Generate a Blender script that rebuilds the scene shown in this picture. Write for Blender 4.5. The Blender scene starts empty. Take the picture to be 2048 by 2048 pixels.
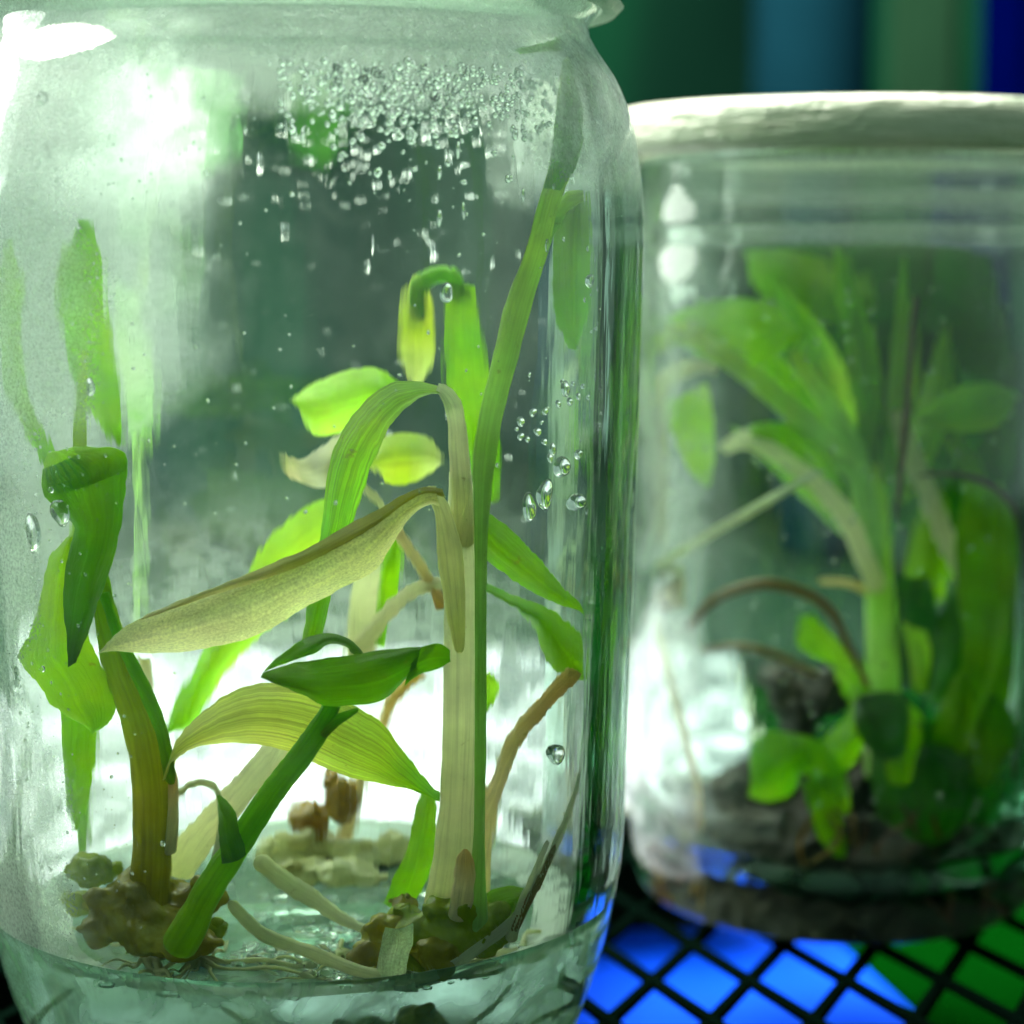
import bpy, bmesh, math, random
from mathutils import Vector, Matrix, noise
R = math.radians
CM = 0.01                      # everything below is written in centimetres
sc = bpy.context.scene
col = sc.collection
random.seed(7)

# ------------------------------------------------------------------ camera
PITCH = 6.8
F = 4280.0                     # focal length in pixels of the 2048 px photograph
EYE = 8.9                      # height of the lens above the rack, cm
cam_d = bpy.data.cameras.new('camera')
cam = bpy.data.objects.new('camera', cam_d)
col.objects.link(cam)
cam.location = (0, 0, EYE*CM)
cam.rotation_euler = (R(90-PITCH), 0, 0)
cam_d.sensor_width = 36
cam_d.lens = F/2048*36
cam_d.clip_start = 0.005
cam_d.clip_end = 50
cam_d.dof.use_dof = True
cam_d.dof.focus_distance = 0.208
cam_d.dof.aperture_fstop = 17
cam_d.dof.aperture_blades = 7
sc.camera = cam

# ------------------------------------------------------------------ world
w = bpy.data.worlds.new('World'); sc.world = w; w.use_nodes = True
bg = w.node_tree.nodes['Background']
bg.inputs[0].default_value = (0.72, 1.0, 0.88, 1)
bg.inputs[1].default_value = 0.30

# ------------------------------------------------------------------ lamps
def area(name, loc, target, sx, sy, power, color):
    d = bpy.data.lights.new(name, 'AREA'); d.shape = 'ELLIPSE'
    d.size = sx*CM; d.size_y = sy*CM; d.energy = power; d.color = color
    o = bpy.data.objects.new(name, d); col.objects.link(o)
    o.location = Vector(loc)*CM
    o.rotation_euler = (Vector(target)-Vector(loc)).to_track_quat('-Z', 'Y').to_euler()
    return o
area('lamp_back_top', (-14, 52, 56), (-1, 23, 5), 96, 56, 27.0, (1.0, 0.98, 0.84))
area('lamp_left', (-50, 52, 26), (-2, 23, 5), 40, 30, 1.9, (0.95, 1.0, 0.9))

sc.view_settings.view_transform = 'Standard'
sc.view_settings.look = 'None'
sc.view_settings.exposure = 0.58
sc.view_settings.gamma = 1
cy = sc.cycles
cy.use_denoising = True
try:
    cy.denoiser = 'OPENIMAGEDENOISE'; cy.denoising_input_passes = 'RGB_ALBEDO_NORMAL'; cy.denoising_prefilter = 'ACCURATE'
except Exception: pass
cy.max_bounces = 24; cy.transmission_bounces = 20; cy.transparent_max_bounces = 16
cy.diffuse_bounces = 5; cy.glossy_bounces = 8
cy.sample_clamp_indirect = 6; cy.blur_glossy = 0.5
cy.caustics_refractive = True; cy.caustics_reflective = True

# ------------------------------------------------------------------ helpers
cp, sp_ = math.cos(R(PITCH)), math.sin(R(PITCH))
def at(px, py, Y):
    """point (cm, rack at z = 0) seen at a pixel of the photograph at distance Y in front of the lens"""
    a, b = (px-1024)/F, (1024-py)/F
    dx, dy, dz = a, cp + b*sp_, -sp_ + b*cp
    t = Y/dy
    return Vector((dx*t, Y, EYE+dz*t))
def s2l(c): return c/12.92 if c <= 0.04045 else ((c+0.055)/1.055)**2.4
def rgb(r, g, b): return (s2l(r/255), s2l(g/255), s2l(b/255), 1)

def tag(o, label=None, cat=None, group=None, kind=None):
    if label: o['label'] = label
    if cat: o['category'] = cat
    if group: o['group'] = group
    if kind: o['kind'] = kind
    return o
def empty(name, loc, label, cat, group=None):
    o = bpy.data.objects.new(name, None); col.objects.link(o)
    o.location = Vector(loc)*CM; o.empty_display_size = 0.01
    return tag(o, label, cat, group)
def inside(verts):
    """growing tissue stays within the wall of its jar"""
    out = []
    for v in verts:
        v = Vector(v)
        if v.x < 1.45: cx, cy, pr, k = -2.25, 22.7, inner_up, (1, 1)
        else: cx, cy, pr, k = 4.55, 29.4, inner_r, (.835, .83)
        e = Vector((0, 0, EYE))
        for _ in range(2):
            rm = rad_at(pr, max(v.z, .7)/k[1])*k[0]-.05
            A = v.x*v.x+v.y*v.y; B = -(v.x*cx+v.y*cy); Cc = cx*cx+cy*cy-rm*rm; D = B*B-A*Cc
            if D > 0:
                q = math.sqrt(D); t = min(max(1.0, (-B-q)/A), (-B+q)/A)
                v = e+(v-e)*t
            else:
                dx, dy = v.x-cx, v.y-cy; d = math.hypot(dx, dy)
                if d > rm: v.x, v.y = cx+dx*rm/d, cy+dy*rm/d
        out.append(v)
    return out
def mk(name, verts, faces, mats, parent=None, uvs=None, smooth=True, midx=None, origin=None, fix=False):
    org = Vector(origin) if origin is not None else (parent.location/CM if parent else Vector((0, 0, 0)))
    if parent is not None: org = world_loc(parent)/CM
    if parent is not None and parent.get('category') in ('plantlet', 'roots') or name == 'leaf_fragment': verts = inside(verts)
    me = bpy.data.meshes.new(name)
    me.from_pydata([(Vector(v)-org)*CM for v in verts], [], faces)
    if uvs:
        ul = me.uv_layers.new(name='UVMap')
        for li, l in enumerate(me.loops): ul.data[li].uv = uvs[l.vertex_index]
    for m in (mats if isinstance(mats, (list, tuple)) else [mats]): me.materials.append(m)
    if midx:
        for p, i in zip(me.polygons, midx): p.material_index = i
    if smooth: me.polygons.foreach_set('use_smooth', [True]*len(me.polygons))
    me.update()
    if fix:
        bm = bmesh.new(); bm.from_mesh(me); bmesh.ops.recalc_face_normals(bm, faces=bm.faces); bm.to_mesh(me); bm.free()
    o = bpy.data.objects.new(name, me); col.objects.link(o)
    if parent: o.parent = parent
    else: o.location = org*CM
    return o
def world_loc(o):
    v = Vector(o.location)
    while o.parent: o = o.parent; v = v + Vector(o.location)
    return v

# --------------------------------------------------------------- materials
class NT:
    def __init__(s, name):
        s.m = bpy.data.materials.new(name); s.m.use_nodes = True
        s.t = s.m.node_tree; s.t.nodes.clear()
        s.out = s.t.nodes.new('ShaderNodeOutputMaterial')
    def n(s, typ, inp=None, **kw):
        nd = s.t.nodes.new(typ)
        for k, v in kw.items(): setattr(nd, k, v)
        for k, v in (inp or {}).items(): s.set(nd, k, v)
        return nd
    def set(s, nd, k, v):
        if isinstance(v, bpy.types.NodeSocket): s.t.links.new(v, nd.inputs[k])
        else: nd.inputs[k].default_value = v
    def math(s, op, a, b=0.0, c=None, clamp=False):
        nd = s.n('ShaderNodeMath', {0: a, 1: b}, operation=op, use_clamp=clamp)
        if c is not None: s.set(nd, 2, c)
        return nd.outputs[0]
    def mr(s, v, a, b, lo=0.0, hi=1.0, typ='SMOOTHSTEP'):
        return s.n('ShaderNodeMapRange', {0: v, 1: a, 2: b, 3: lo, 4: hi}, interpolation_type=typ).outputs[0]
    def obj(s, scale=(100, 100, 100)):
        tc = s.n('ShaderNodeTexCoord')
        return s.n('ShaderNodeMapping', {0: tc.outputs['Object'], 3: scale}).outputs[0]
    def uv(s, scale):
        tc = s.n('ShaderNodeTexCoord')
        return s.n('ShaderNodeMapping', {0: tc.outputs['UV'], 3: scale}).outputs[0]
    def noise(s, vec, scale, detail=3, rough=.55, dist=0):
        return s.n('ShaderNodeTexNoise', {'Vector': vec, 'Scale': scale, 'Detail': detail, 'Roughness': rough, 'Distortion': dist}).outputs['Fac']
    def ramp(s, f, stops):
        nd = s.n('ShaderNodeValToRGB', {0: f}); e = nd.color_ramp.elements
        while len(e) < len(stops): e.new(0.5)
        for x, (p, c) in zip(e, stops): x.position = p; x.color = c
        return nd.outputs[0]
    def bump(s, h, strength, dist=0.0005):
        return s.n('ShaderNodeBump', {'Height': h, 'Strength': strength, 'Distance': dist}).outputs[0]
    def mix(s, f, a, b): return s.n('ShaderNodeMixShader', {0: f, 1: a, 2: b}).outputs[0]
    def mixc(s, f, a, b, blend='MIX'):
        return s.n('ShaderNodeMixRGB', {0: f, 1: a, 2: b}, blend_type=blend).outputs[0]
    def done(s, sh, vol=None):
        s.t.links.new(sh, s.out.inputs[0])
        if vol is not None: s.t.links.new(vol, s.out.inputs[1])
        return s.m

def leafmat(name, c0, c1, c2, veins=.35, trans=.55, vf=26, rough=.32, speck=.0, wet=.5):
    t = NT(name)
    tc = t.n('ShaderNodeTexCoord'); sep = t.n('ShaderNodeSeparateXYZ', {0: tc.outputs['UV']})
    base = t.ramp(sep.outputs[1], [(0, c0), (.5, c1), (1, c2)])
    vn = t.noise(t.uv((vf, 1.2, 1)), 1.0, 2, .6)
    vn2 = t.noise(t.uv((vf*2.6, 3.0, 1)), 1.0, 2, .6)
    v = t.math('ADD', t.math('MULTIPLY', vn, .65), t.math('MULTIPLY', vn2, .35))
    lum = t.mr(v, .35, .65, 1-veins, 1+veins*.5, 'LINEAR')
    blot = t.noise(t.obj(), 1.6, 4)
    lum = t.math('MULTIPLY', lum, t.mr(blot, .3, .7, .78, 1.15, 'LINEAR'))
    if speck:
        cell = t.noise(t.obj(), 42, 2, .6)
        lum = t.math('MULTIPLY', lum, t.mr(cell, .35, .65, 1-speck, 1+speck, 'LINEAR'))
    cc = t.n('ShaderNodeVectorMath', {0: base, 1: (1, 1, 1)}, operation='MULTIPLY')
    mid = t.math('ABSOLUTE', t.math('SUBTRACT', sep.outputs[0], .5))
    rib = t.mr(mid, .0, .045, .16, 0)
    lum = t.math('ADD', lum, rib)
    comb = t.n('ShaderNodeCombineXYZ', {0: lum, 1: lum, 2: lum})
    sp2 = t.mr(t.noise(t.obj(), 5.5, 5, .7), .64, .72, 0, .55)
    base = t.mixc(sp2, base, (.30, .24, .04, 1))
    hue = t.noise(t.obj(), 1.1, 3)
    base = t.mixc(t.mr(hue, .45, .7, 0, .45), base, (.62, .68, .10, 1), 'MULTIPLY') if False else t.n('ShaderNodeHueSaturation', {'Hue': t.mr(hue, .3, .7, .478, .515, 'LINEAR'), 'Saturation': 1.05, 'Color': base}).outputs[0]
    t.t.links.new(base, cc.inputs[0])
    t.t.links.new(comb.outputs[0], cc.inputs[1])
    colr = cc.outputs[0]
    h = t.math('ADD', v, t.math('MULTIPLY', t.noise(t.obj(), 9, 3), .6))
    b = t.bump(h, .55, .0004)
    pr = t.n('ShaderNodeBsdfPrincipled', {'Base Color': colr, 'Roughness': rough, 'Normal': b, 'Specular IOR Level': wet})
    tr = t.n('ShaderNodeBsdfTranslucent', {0: colr, 1: b})
    return t.done(t.mix(trans, pr.outputs[0], tr.outputs[0]))

G_bright = rgb(168, 218, 16); G_mid = rgb(126, 192, 8); G_deep = rgb(84, 152, 2); G_dark = rgb(60, 122, 2)
G_yel = rgb(205, 230, 110); PALE = rgb(250, 246, 196); PALE2 = rgb(246, 238, 170); OLIVE = rgb(168, 160, 60)
M = {}
M['curl'] = leafmat('curled_green_leaf', G_mid, G_deep, G_dark, .15, .45)
M['blade'] = leafmat('yellow_green_blade', G_bright, G_bright, G_mid, .12, .6)
M['palelf'] = leafmat('pale_watery_leaf', PALE2, rgb(248,244,176), PALE, .16, .74, 18, .3, .18)
M['olive'] = leafmat('olive_rim', OLIVE, rgb(176,172,84), PALE2, .25, .5)
M['arch'] = leafmat('arched_green_leaf', rgb(196,228,110), rgb(164,228,20), rgb(130,205,4), .42, .6, 22, wet=.3)
M['ribbed'] = leafmat('ribbed_leaf', rgb(240,238,140), rgb(230,236,110), rgb(150,222,8), .45, .6, 30, wet=.3)
M['green'] = leafmat('green_leaf', G_mid, rgb(138,200,40), G_mid, .22, .55)
M['dark'] = leafmat('dark_green_leaf', rgb(120,184,0), rgb(112,178,0), rgb(96,160,0), .2, .6, wet=.2, rough=.4)
M['darker'] = leafmat('deep_green_leaf', rgb(44,120,4), rgb(36,104,2), rgb(30,90,2), .2, .4)  # darkest green of the leaf materials
M['lime'] = leafmat('lime_leaf', rgb(190,235,70), rgb(185,235,80), rgb(150,215,30), .1, .65)
M['yellowg'] = leafmat('yellow_green_leaf', rgb(205,225,80), rgb(190,215,60), rgb(215,225,150), .15, .6)
M['pink'] = leafmat('cream_leaf', rgb(225,220,150), rgb(235,228,205), rgb(220,220,150), .15, .55)
M['stem_pale'] = leafmat('pale_stem', rgb(244,242,200), rgb(248,246,214), rgb(250,250,224), .2, .7, 20, wet=.3)
M['stem_base'] = leafmat('stem_base', rgb(240,236,176), rgb(246,242,196), rgb(248,246,210), .2, .6, 20, wet=.3)
M['stem_green'] = leafmat('light_green_stem', rgb(190,228,140), rgb(196,232,136), rgb(204,232,80), .25, .6, 14)
M['stem_tan'] = leafmat('tan_petiole', rgb(240,228,184), rgb(244,232,194), rgb(232,204,120), .25, .55, 14)
M['stem_brown'] = leafmat('brown_green_stem', rgb(184, 172, 44), rgb(196, 200, 60), rgb(150, 200, 24), .35, .62, 10, wet=.3)
M['stem_dark'] = leafmat('deep_green_stem', rgb(158, 190, 6), rgb(146, 206, 2), rgb(136, 200, 2), .25, .66, 10, wet=.25)
M['root'] = leafmat('clear_root', rgb(214,218,176), rgb(226,228,196), rgb(228,232,214), .2, .5, 6)
M['root_brown'] = leafmat('brown_root', rgb(130,96,44), rgb(150,116,60), rgb(150,120,70), .3, .35, 6)
M['root_dark'] = leafmat('dark_brown_root', rgb(72,40,16), rgb(88,44,16), rgb(84,50,24), .3, .2, 6)
M['shard'] = leafmat('grey_green_shard', rgb(176,196,150), rgb(186,206,164), rgb(196,212,170), .2, .5, 8, .4, .2)

def callusmat(name, stops, trans=.3, scale=2.2, rough=.25):
    t = NT(name)
    n1 = t.noise(t.obj(), scale, 5, .6, .4)
    c = t.ramp(n1, stops)
    b = t.bump(t.noise(t.obj(), 6, 4, .55), .4, .0006)
    pr = t.n('ShaderNodeBsdfPrincipled', {'Base Color': c, 'Roughness': rough, 'Normal': b, 'Specular IOR Level': .6})
    tr = t.n('ShaderNodeBsdfTranslucent', {0: c, 1: b})
    return t.done(t.mix(trans, pr.outputs[0], tr.outputs[0]))
M['callus'] = callusmat('olive_callus', [(.3, rgb(120, 104, 10)), (.5, rgb(160, 150, 30)), (.62, rgb(190, 182, 70)), (.75, rgb(220, 214, 130))], .55, 1.6)
M['callus_g'] = callusmat('green_callus', [(.3, rgb(116, 138, 8)), (.5, rgb(156, 174, 24)), (.75, rgb(200, 200, 90))], .55, 1.6)
M['callus_w'] = callusmat('cream_callus', [(.25, rgb(150, 140, 70)), (.45, rgb(206, 206, 150)), (.75, rgb(226, 228, 200))], .45)
M['callus_a'] = callusmat('amber_callus', [(.3, rgb(140, 104, 10)), (.7, rgb(190, 160, 50))], .5)
M['callus_d'] = callusmat('dark_callus', [(.25, rgb(18, 14, 6)), (.55, rgb(34, 26, 10)), (.85, rgb(60, 48, 22))], .1, 2.2, .75)

def glass(name, color, rough=.0, ior=1.46, streak=.0, fog=None, absorb=None):
    t = NT(name)
    co = t.obj()
    nrm = None
    if streak:
        s1 = t.noise(t.obj((100*1.6, 100*1.6, 100*.22)), 1.6, 3, .5)
        s2 = t.noise(co, .55, 2, .5)
        nrm = t.bump(t.math('ADD', s1, s2), streak, .0012)
    g = t.n('ShaderNodeBsdfGlass', {'Color': color, 'Roughness': rough, 'IOR': ior})
    if nrm is not None: t.set(g, 'Normal', nrm)
    sh = g.outputs[0]
    if fog: sh = fog(t, sh)
    vol = None
    if absorb:
        vol = t.n('ShaderNodeVolumeAbsorption', {0: absorb[0], 1: absorb[1]}).outputs[0]
    return t.done(sh, vol)

def fog_shader(t, sh, fac, colr=(.86, .93, .905, 1), frac=.5, bs=30, both=None):
    fine = t.noise(t.obj(), bs, 3, .7)
    b = t.bump(fine, .7, .0005)
    d = t.n('ShaderNodeBsdfDiffuse', {0: colr, 2: b}); tr = t.n('ShaderNodeBsdfTranslucent', {0: colr, 1: b})
    f = t.mix(frac, d.outputs[0], tr.outputs[0])
    inner = t.n('ShaderNodeAttribute', attribute_name='inner_side').outputs['Fac']
    fa = t.math('MULTIPLY', fac, t.mr(fine, .3, .62, .45, 1.05, 'LINEAR'), clamp=True)
    if both is not None: inner = t.math('MAXIMUM', inner, both)
    fa = t.math('MULTIPLY', fa, inner)
    return t.mix(fa, sh, f)

def fog_left(t, sh):           # condensation on the inner wall of the near jar
    co = t.obj(); sep = t.n('ShaderNodeSeparateXYZ', {0: co})
    x, y, z = sep.outputs[0], sep.outputs[1], sep.outputs[2]
    big = t.noise(co, .75, 4, .6, .6)
    mid = t.noise(co, 3.2, 4, .6)
    wob = t.math('ADD', x, t.math('MULTIPLY', t.math('SUBTRACT', big, .5), 1.6))
    wob = t.math('ADD', wob, t.math('SUBTRACT', t.mr(z, 7.9, 6.6, 0, .85), t.mr(z, 4.9, 3.6, 0, .5)))
    left = t.mr(wob, -.8, -2.3, 0, .70)
    neck = t.mr(t.math('ADD', z, t.math('MULTIPLY', t.math('SUBTRACT', mid, .5), .5)), 10.45, 10.75, 0, .46)
    haze = t.mr(big, .38, .72, .0, .06)
    low = t.math('MULTIPLY', t.mr(z, 7.0, 4.0, 0, .6), t.mr(y, -.5, 1.5, 0, 1))
    clear = t.mr(x, 2.2, 3.1, 1, .35)
    f = t.math('MAXIMUM', left, haze)
    f = t.math('MAXIMUM', f, t.math('MULTIPLY', low, t.mr(mid, .35, .6, .4, 1.1)))
    f = t.math('MULTIPLY', f, clear)
    f = t.math('MAXIMUM', f, neck)
    edge = t.mr(t.math('ABSOLUTE', t.math('ADD', x, t.math('MULTIPLY', t.math('SUBTRACT', mid, .5), .8))), 1.9, 2.7)
    edge = t.math('MAXIMUM', edge, t.mr(x, -.8, -1.8))
    shoulder = t.math('MULTIPLY', t.mr(z, 9.2, 10.0), edge)
    shoulder = t.math('MULTIPLY', shoulder, t.mr(mid, .3, .6, .55, 1.0))
    f = t.math('MAXIMUM', f, t.math('MULTIPLY', shoulder, .62))
    return fog_shader(t, sh, f, both=t.math('MAXIMUM', shoulder, t.mr(z, 10.7, 11.2, 0, .7)))
def fog_right(t, sh):
    co = t.obj(); sep = t.n('ShaderNodeSeparateXYZ', {0: co})
    x, y, z = sep.outputs[0], sep.outputs[1], sep.outputs[2]
    big = t.noise(co, 1.0, 4, .6, .6)
    left = t.math('MULTIPLY', t.mr(x, -1.2, -2.7, 0, .55), t.mr(big, .35, .6, .3, 1.1))
    band = t.noise(t.obj((12, 12, 260)), 1.0, 3, .6)
    neck = t.math('MULTIPLY', t.mr(z, 8.6, 9.4, 0, .4), t.mr(band, .35, .6, .15, 1.2))
    return fog_shader(t, sh, t.math('MAXIMUM', t.math('MAXIMUM', left, neck), t.mr(big, .45, .75, .0, .05)))
AB = ((.44, .78, .66, 1), 32.0)
M['glass_in'] = glass('jar_glass_inner_fogged', (.98, 1, .985, 1), 0, 1.46, .05, fog_left, AB)
M['glass_in2'] = glass('far_jar_glass_inner_fogged', (.95, 1, .97, 1), 0, 1.46, .06, fog_right, AB)
M['water'] = glass('water', (1, 1, 1, 1), 0, 1.33)

def gelmat(name, tint, milk, top=False, amb=.35):
    t = NT(name)
    co = t.obj()
    b = t.bump(t.noise(co, 1.1 if top else .7, 3, .5), .6 if top else .03, .0015)
    g = t.n('ShaderNodeBsdfGlass', {'Color': tint, 'Roughness': .02 if top else .16, 'IOR': 1.335, 'Normal': b})
    cl = t.noise(co, 1.2, 4, .6, .8)
    mc = t.ramp(cl, [(.3, milk[0]), (.55, milk[1]), (.75, milk[2])])
    d = t.n('ShaderNodeBsdfDiffuse', {0: mc}); tr = t.n('ShaderNodeBsdfTranslucent', {0: mc})
    m = t.mix(.6, d.outputs[0], tr.outputs[0])
    f = t.mr(cl, .40, .58, amb*.35, amb*1.2, 'LINEAR')
    return t.done(t.mix(f, g.outputs[0], m))
milk = (rgb(90, 150, 128), rgb(150, 190, 156), rgb(206, 226, 190))
M['gel_clear'] = glass('gel_clear', (.97, 1, .99, 1), 0, 1.335)
def rimmat():  # whitish patches painted in for the bright highlight along the gel edge
    t = NT('gel_rim_highlight'); co = t.obj()
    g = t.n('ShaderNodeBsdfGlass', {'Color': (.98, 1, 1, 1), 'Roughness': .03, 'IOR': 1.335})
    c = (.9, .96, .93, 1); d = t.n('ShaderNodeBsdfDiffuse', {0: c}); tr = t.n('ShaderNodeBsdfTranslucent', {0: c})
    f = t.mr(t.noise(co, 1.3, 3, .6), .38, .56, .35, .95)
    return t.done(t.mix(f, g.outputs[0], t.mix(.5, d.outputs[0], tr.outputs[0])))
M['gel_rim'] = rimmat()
M['gel_top'] = gelmat('gel_surface', (.93, .99, .97, 1), milk, True, .34)
M['gel_side'] = gelmat('gel_body', (.8, .95, .9, 1), milk, False, .62)
milk2 = (rgb(6, 34, 28), rgb(16, 60, 46), rgb(30, 84, 64))
M['gel_top2'] = gelmat('far_gel_surface', (.6, .85, .8, 1), milk2, True, .8)
M['gel_side2'] = gelmat('far_gel_body', (.5, .8, .7, 1), milk2, False, .85)

def lidmat(name, c, trans=.35, bs=2.5):
    t = NT(name)
    h = t.math('ADD', t.noise(t.obj(), bs, 4, .6, .5), t.math('MULTIPLY', t.noise(t.obj((160, 160, 900)), 1.4, 2), .5))
    b = t.bump(h, .8, .0015)
    n1 = t.noise(t.obj((40, 40, 300)), 1.2, 3)
    cc = t.mixc(t.mr(n1, .35, .65), c, (c[0]*.75, c[1]*.85, c[2]*.82, 1))
    pr = t.n('ShaderNodeBsdfPrincipled', {'Base Color': cc, 'Roughness': .3, 'Normal': b})
    tr = t.n('ShaderNodeBsdfTranslucent', {0: cc, 1: b})
    return t.done(t.mix(trans, pr.outputs[0], tr.outputs[0]))
M['film'] = lidmat('crinkled_clear_film', rgb(196, 216, 200))
M['lid2'] = lidmat('milky_lid', rgb(160, 170, 150), .25, 1.0)

def plain(name, c, rough=.5, nz=.15, scale=.5, spec=.3):
    t = NT(name)
    f = t.mr(t.noise(t.obj(), scale, 4), .3, .7, 1-nz, 1+nz, 'LINEAR')
    comb = t.n('ShaderNodeCombineXYZ', {0: f, 1: f, 2: f})
    v = t.n('ShaderNodeVectorMath', {0: c[:3], 1: comb.outputs[0]}, operation='MULTIPLY')
    pr = t.n('ShaderNodeBsdfPrincipled', {'Base Color': v.outputs[0], 'Roughness': rough, 'Specular IOR Level': spec})
    return t.done(pr.outputs[0])
M['wire'] = plain('dark_green_wire', rgb(2, 8, 5), 1.0, .15, .5, .0)
M['blue'] = plain('blue_plastic', (.0012, .07, .9, 1), .8, .12, .2, .04)
M['greenp'] = plain('green_plastic', (.0003, .022, .001, 1), .9, .12, .2, 0.0)
M['navy'] = plain('navy_plastic', rgb(0, 2, 44), .7, .15, .5, 0.0)
M['teal'] = plain('teal_plastic', rgb(7, 34, 44), .7, .3, .1, 0.0)
M['mossy'] = plain('grey_green_plastic', rgb(26, 52, 36), .7, .3, .1, 0.0)

# -------------------------------------------------------------- geometry
def catmull(pts, n):
    """resample a polyline of tuples to n points, smoothly"""
    m = len(pts)
    if m == 2: return [tuple(a+(b-a)*i/(n-1) for a, b in zip(*pts)) for i in range(n)]
    d = [0]
    for a, b in zip(pts, pts[1:]): d.append(d[-1]+max(1e-6, math.hypot(a[0]-b[0], a[1]-b[1])))
    out = []
    for i in range(n):
        s = d[-1]*i/(n-1); k = 0
        while k < m-2 and s > d[k+1]: k += 1
        u = (s-d[k])/(d[k+1]-d[k])
        p0, p1, p2, p3 = pts[max(k-1, 0)], pts[k], pts[k+1], pts[min(k+2, m-1)]
        q = []
        for a, b, c, e in zip(p0, p1, p2, p3):
            q.append(.5*((2*b)+(c-a)*u+(2*a-5*b+4*c-e)*u*u+(3*b-a-3*c+e)*u**3))
        out.append(tuple(q))
    return out

def leaf(name, A, B, Y, mat, parent, bulge=.15, n=36, m=11, wav=.045, label=None, sub=None):
    """a blade between two outlines A and B (pixels, optional depth); bulge in cm towards the lens"""
    f = lambda L: [(p[0], p[1], (p[2] if len(p) > 2 else Y)) for p in L]
    a, b = catmull(f(A), n), catmull(f(B), n)
    jit = lambda L, o: [(x+2.2*noise.noise(Vector((x*.045, y*.045, o)))+1.2*noise.noise(Vector((x*.15, y*.15, o))), y+2.2*noise.noise(Vector((x*.045, y*.045, o+9))), z) for x, y, z in L]
    a, b = jit(a, 1), jit(b, 5)
    V, UV, Fc = [], [], []
    sd = random.random()*50
    for i in range(n):
        P, Q = at(*a[i]), at(*b[i])
        for j in range(m):
            u = j/(m-1); p = P.lerp(Q, u)
            s = math.sin(math.pi*u)
            wv = wav*noise.noise(Vector((u*1.6+sd, i/n*4, 3.3)))*2
            p = p + Vector((0, -1, 0))*(bulge*s+wv)
            V.append(p); UV.append((u, i/(n-1)))
    for i in range(n-1):
        for j in range(m-1):
            k = i*m+j; Fc.append((k, k+1, k+m+1, k+m))
    o = mk(name, V, Fc, mat, parent, UV)
    if label: o['label'] = label
    return o

def tube(name, pts, Y, mat, parent, seg=14, n=None, rough=0.0, label=None, flat=1.0, caps=True):
    """a stem: pts (x, y, radius in px[, depth])"""
    f = [(p[0], p[1], p[2], (p[3] if len(p) > 3 else Y)) for p in pts]
    n = n or max(10, len(pts)*7)
    c = catmull(f, n)
    P = [at(q[0], q[1], q[3]) for q in c]; rad = [max(.5, q[2])*q[3]/F for q in c]
    if name == 'stem': rad[0] *= .5; rad[1] *= .85
    if 'root' in name: rad[0] *= .3; rad[-1] *= .3; rad[1] *= .8; rad[-2] *= .8
    V, UV, Fc = [], [], []
    side = None
    for i in range(n):
        t = (P[min(i+1, n-1)]-P[max(i-1, 0)]).normalized()
        if side is None:
            side = t.cross(Vector((0, -1, 0)))
            if side.length < 1e-3: side = Vector((1, 0, 0))
        side = (side - t*side.dot(t)).normalized()
        up = side.cross(t).normalized()
        for j in range(seg):
            a = 2*math.pi*j/seg
            d = side*math.cos(a)+up*math.sin(a)*flat
            rr = rad[i]*(1+.05*noise.noise(Vector((i*.35, rad[0]*9, 2)))+rough*noise.noise(Vector((P[i].x*3+a, P[i].z*3, i*.2)))*2)
            V.append(P[i]+d*rr); UV.append((j/seg, i/(n-1)))
    for i in range(n-1):
        for j in range(seg):
            k = i*seg; Fc.append((k+j, k+(j+1) % seg, k+seg+(j+1) % seg, k+seg+j))
    if caps:
        Fc.append(tuple(range(seg))); Fc.append(tuple((n-1)*seg+j for j in range(seg)))
    o = mk(name, V, Fc, mat, parent, UV)
    if label: o['label'] = label
    return o

def lump(name, blobs, mat, parent, amp=.13, freq=1.2, sub=3, label=None):
    """lumpy tissue: blobs (x, y, Y, rx px, ry px)"""
    bm = bmesh.new()
    extra = []
    for (x, y, Y, rx, ry) in blobs:
        for q in range(6):
            a = q*1.047+random.uniform(-.4, .4); k_ = random.uniform(.28, .5)
            extra.append((x+math.cos(a)*rx*.82, y-abs(math.sin(a))*ry*.7, Y+random.uniform(-.25, .25), rx*k_, ry*k_*1.1))
    for (x, y, Y, rx, ry) in list(blobs)+extra:
        c = at(x, y, Y); s = Y/F
        r = bmesh.ops.create_icosphere(bm, subdivisions=sub, radius=1)
        off = random.random()*40
        for v in r['verts']:
            d = v.co.normalized()
            k = 1+amp*noise.noise(d*freq+Vector((off, 0, 0)))*2+amp*.5*noise.noise(d*freq*3+Vector((0, off, 0)))*2
            v.co = c+Vector((d.x*rx*s*k, d.y*(rx+ry)/2*s*k, d.z*ry*s*k))
    V = [v.co.copy() for v in bm.verts]; Fc = [tuple(v.index for v in f.verts) for f in bm.faces]
    bm.verts.index_update(); Fc = [tuple(v.index for v in f.verts) for f in bm.faces]
    bm.free()
    o = mk(name, V, Fc, mat, parent)
    rm_ = o.modifiers.new('fuse', 'REMESH'); rm_.mode = 'VOXEL'; rm_.voxel_size = .00032; rm_.use_smooth_shade = True
    sm_ = o.modifiers.new('soften', 'SMOOTH'); sm_.iterations = 12; sm_.factor = .6
    tx = bpy.data.textures.get('tissue') or bpy.data.textures.new('tissue', 'CLOUDS'); tx.noise_scale = .0032; tx.noise_depth = 5
    dp = o.modifiers.new('knobs', 'DISPLACE'); dp.texture = tx; dp.strength = .0022; dp.mid_level = .5; dp.texture_coords = 'LOCAL'
    if label: o['label'] = label
    return o

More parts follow.
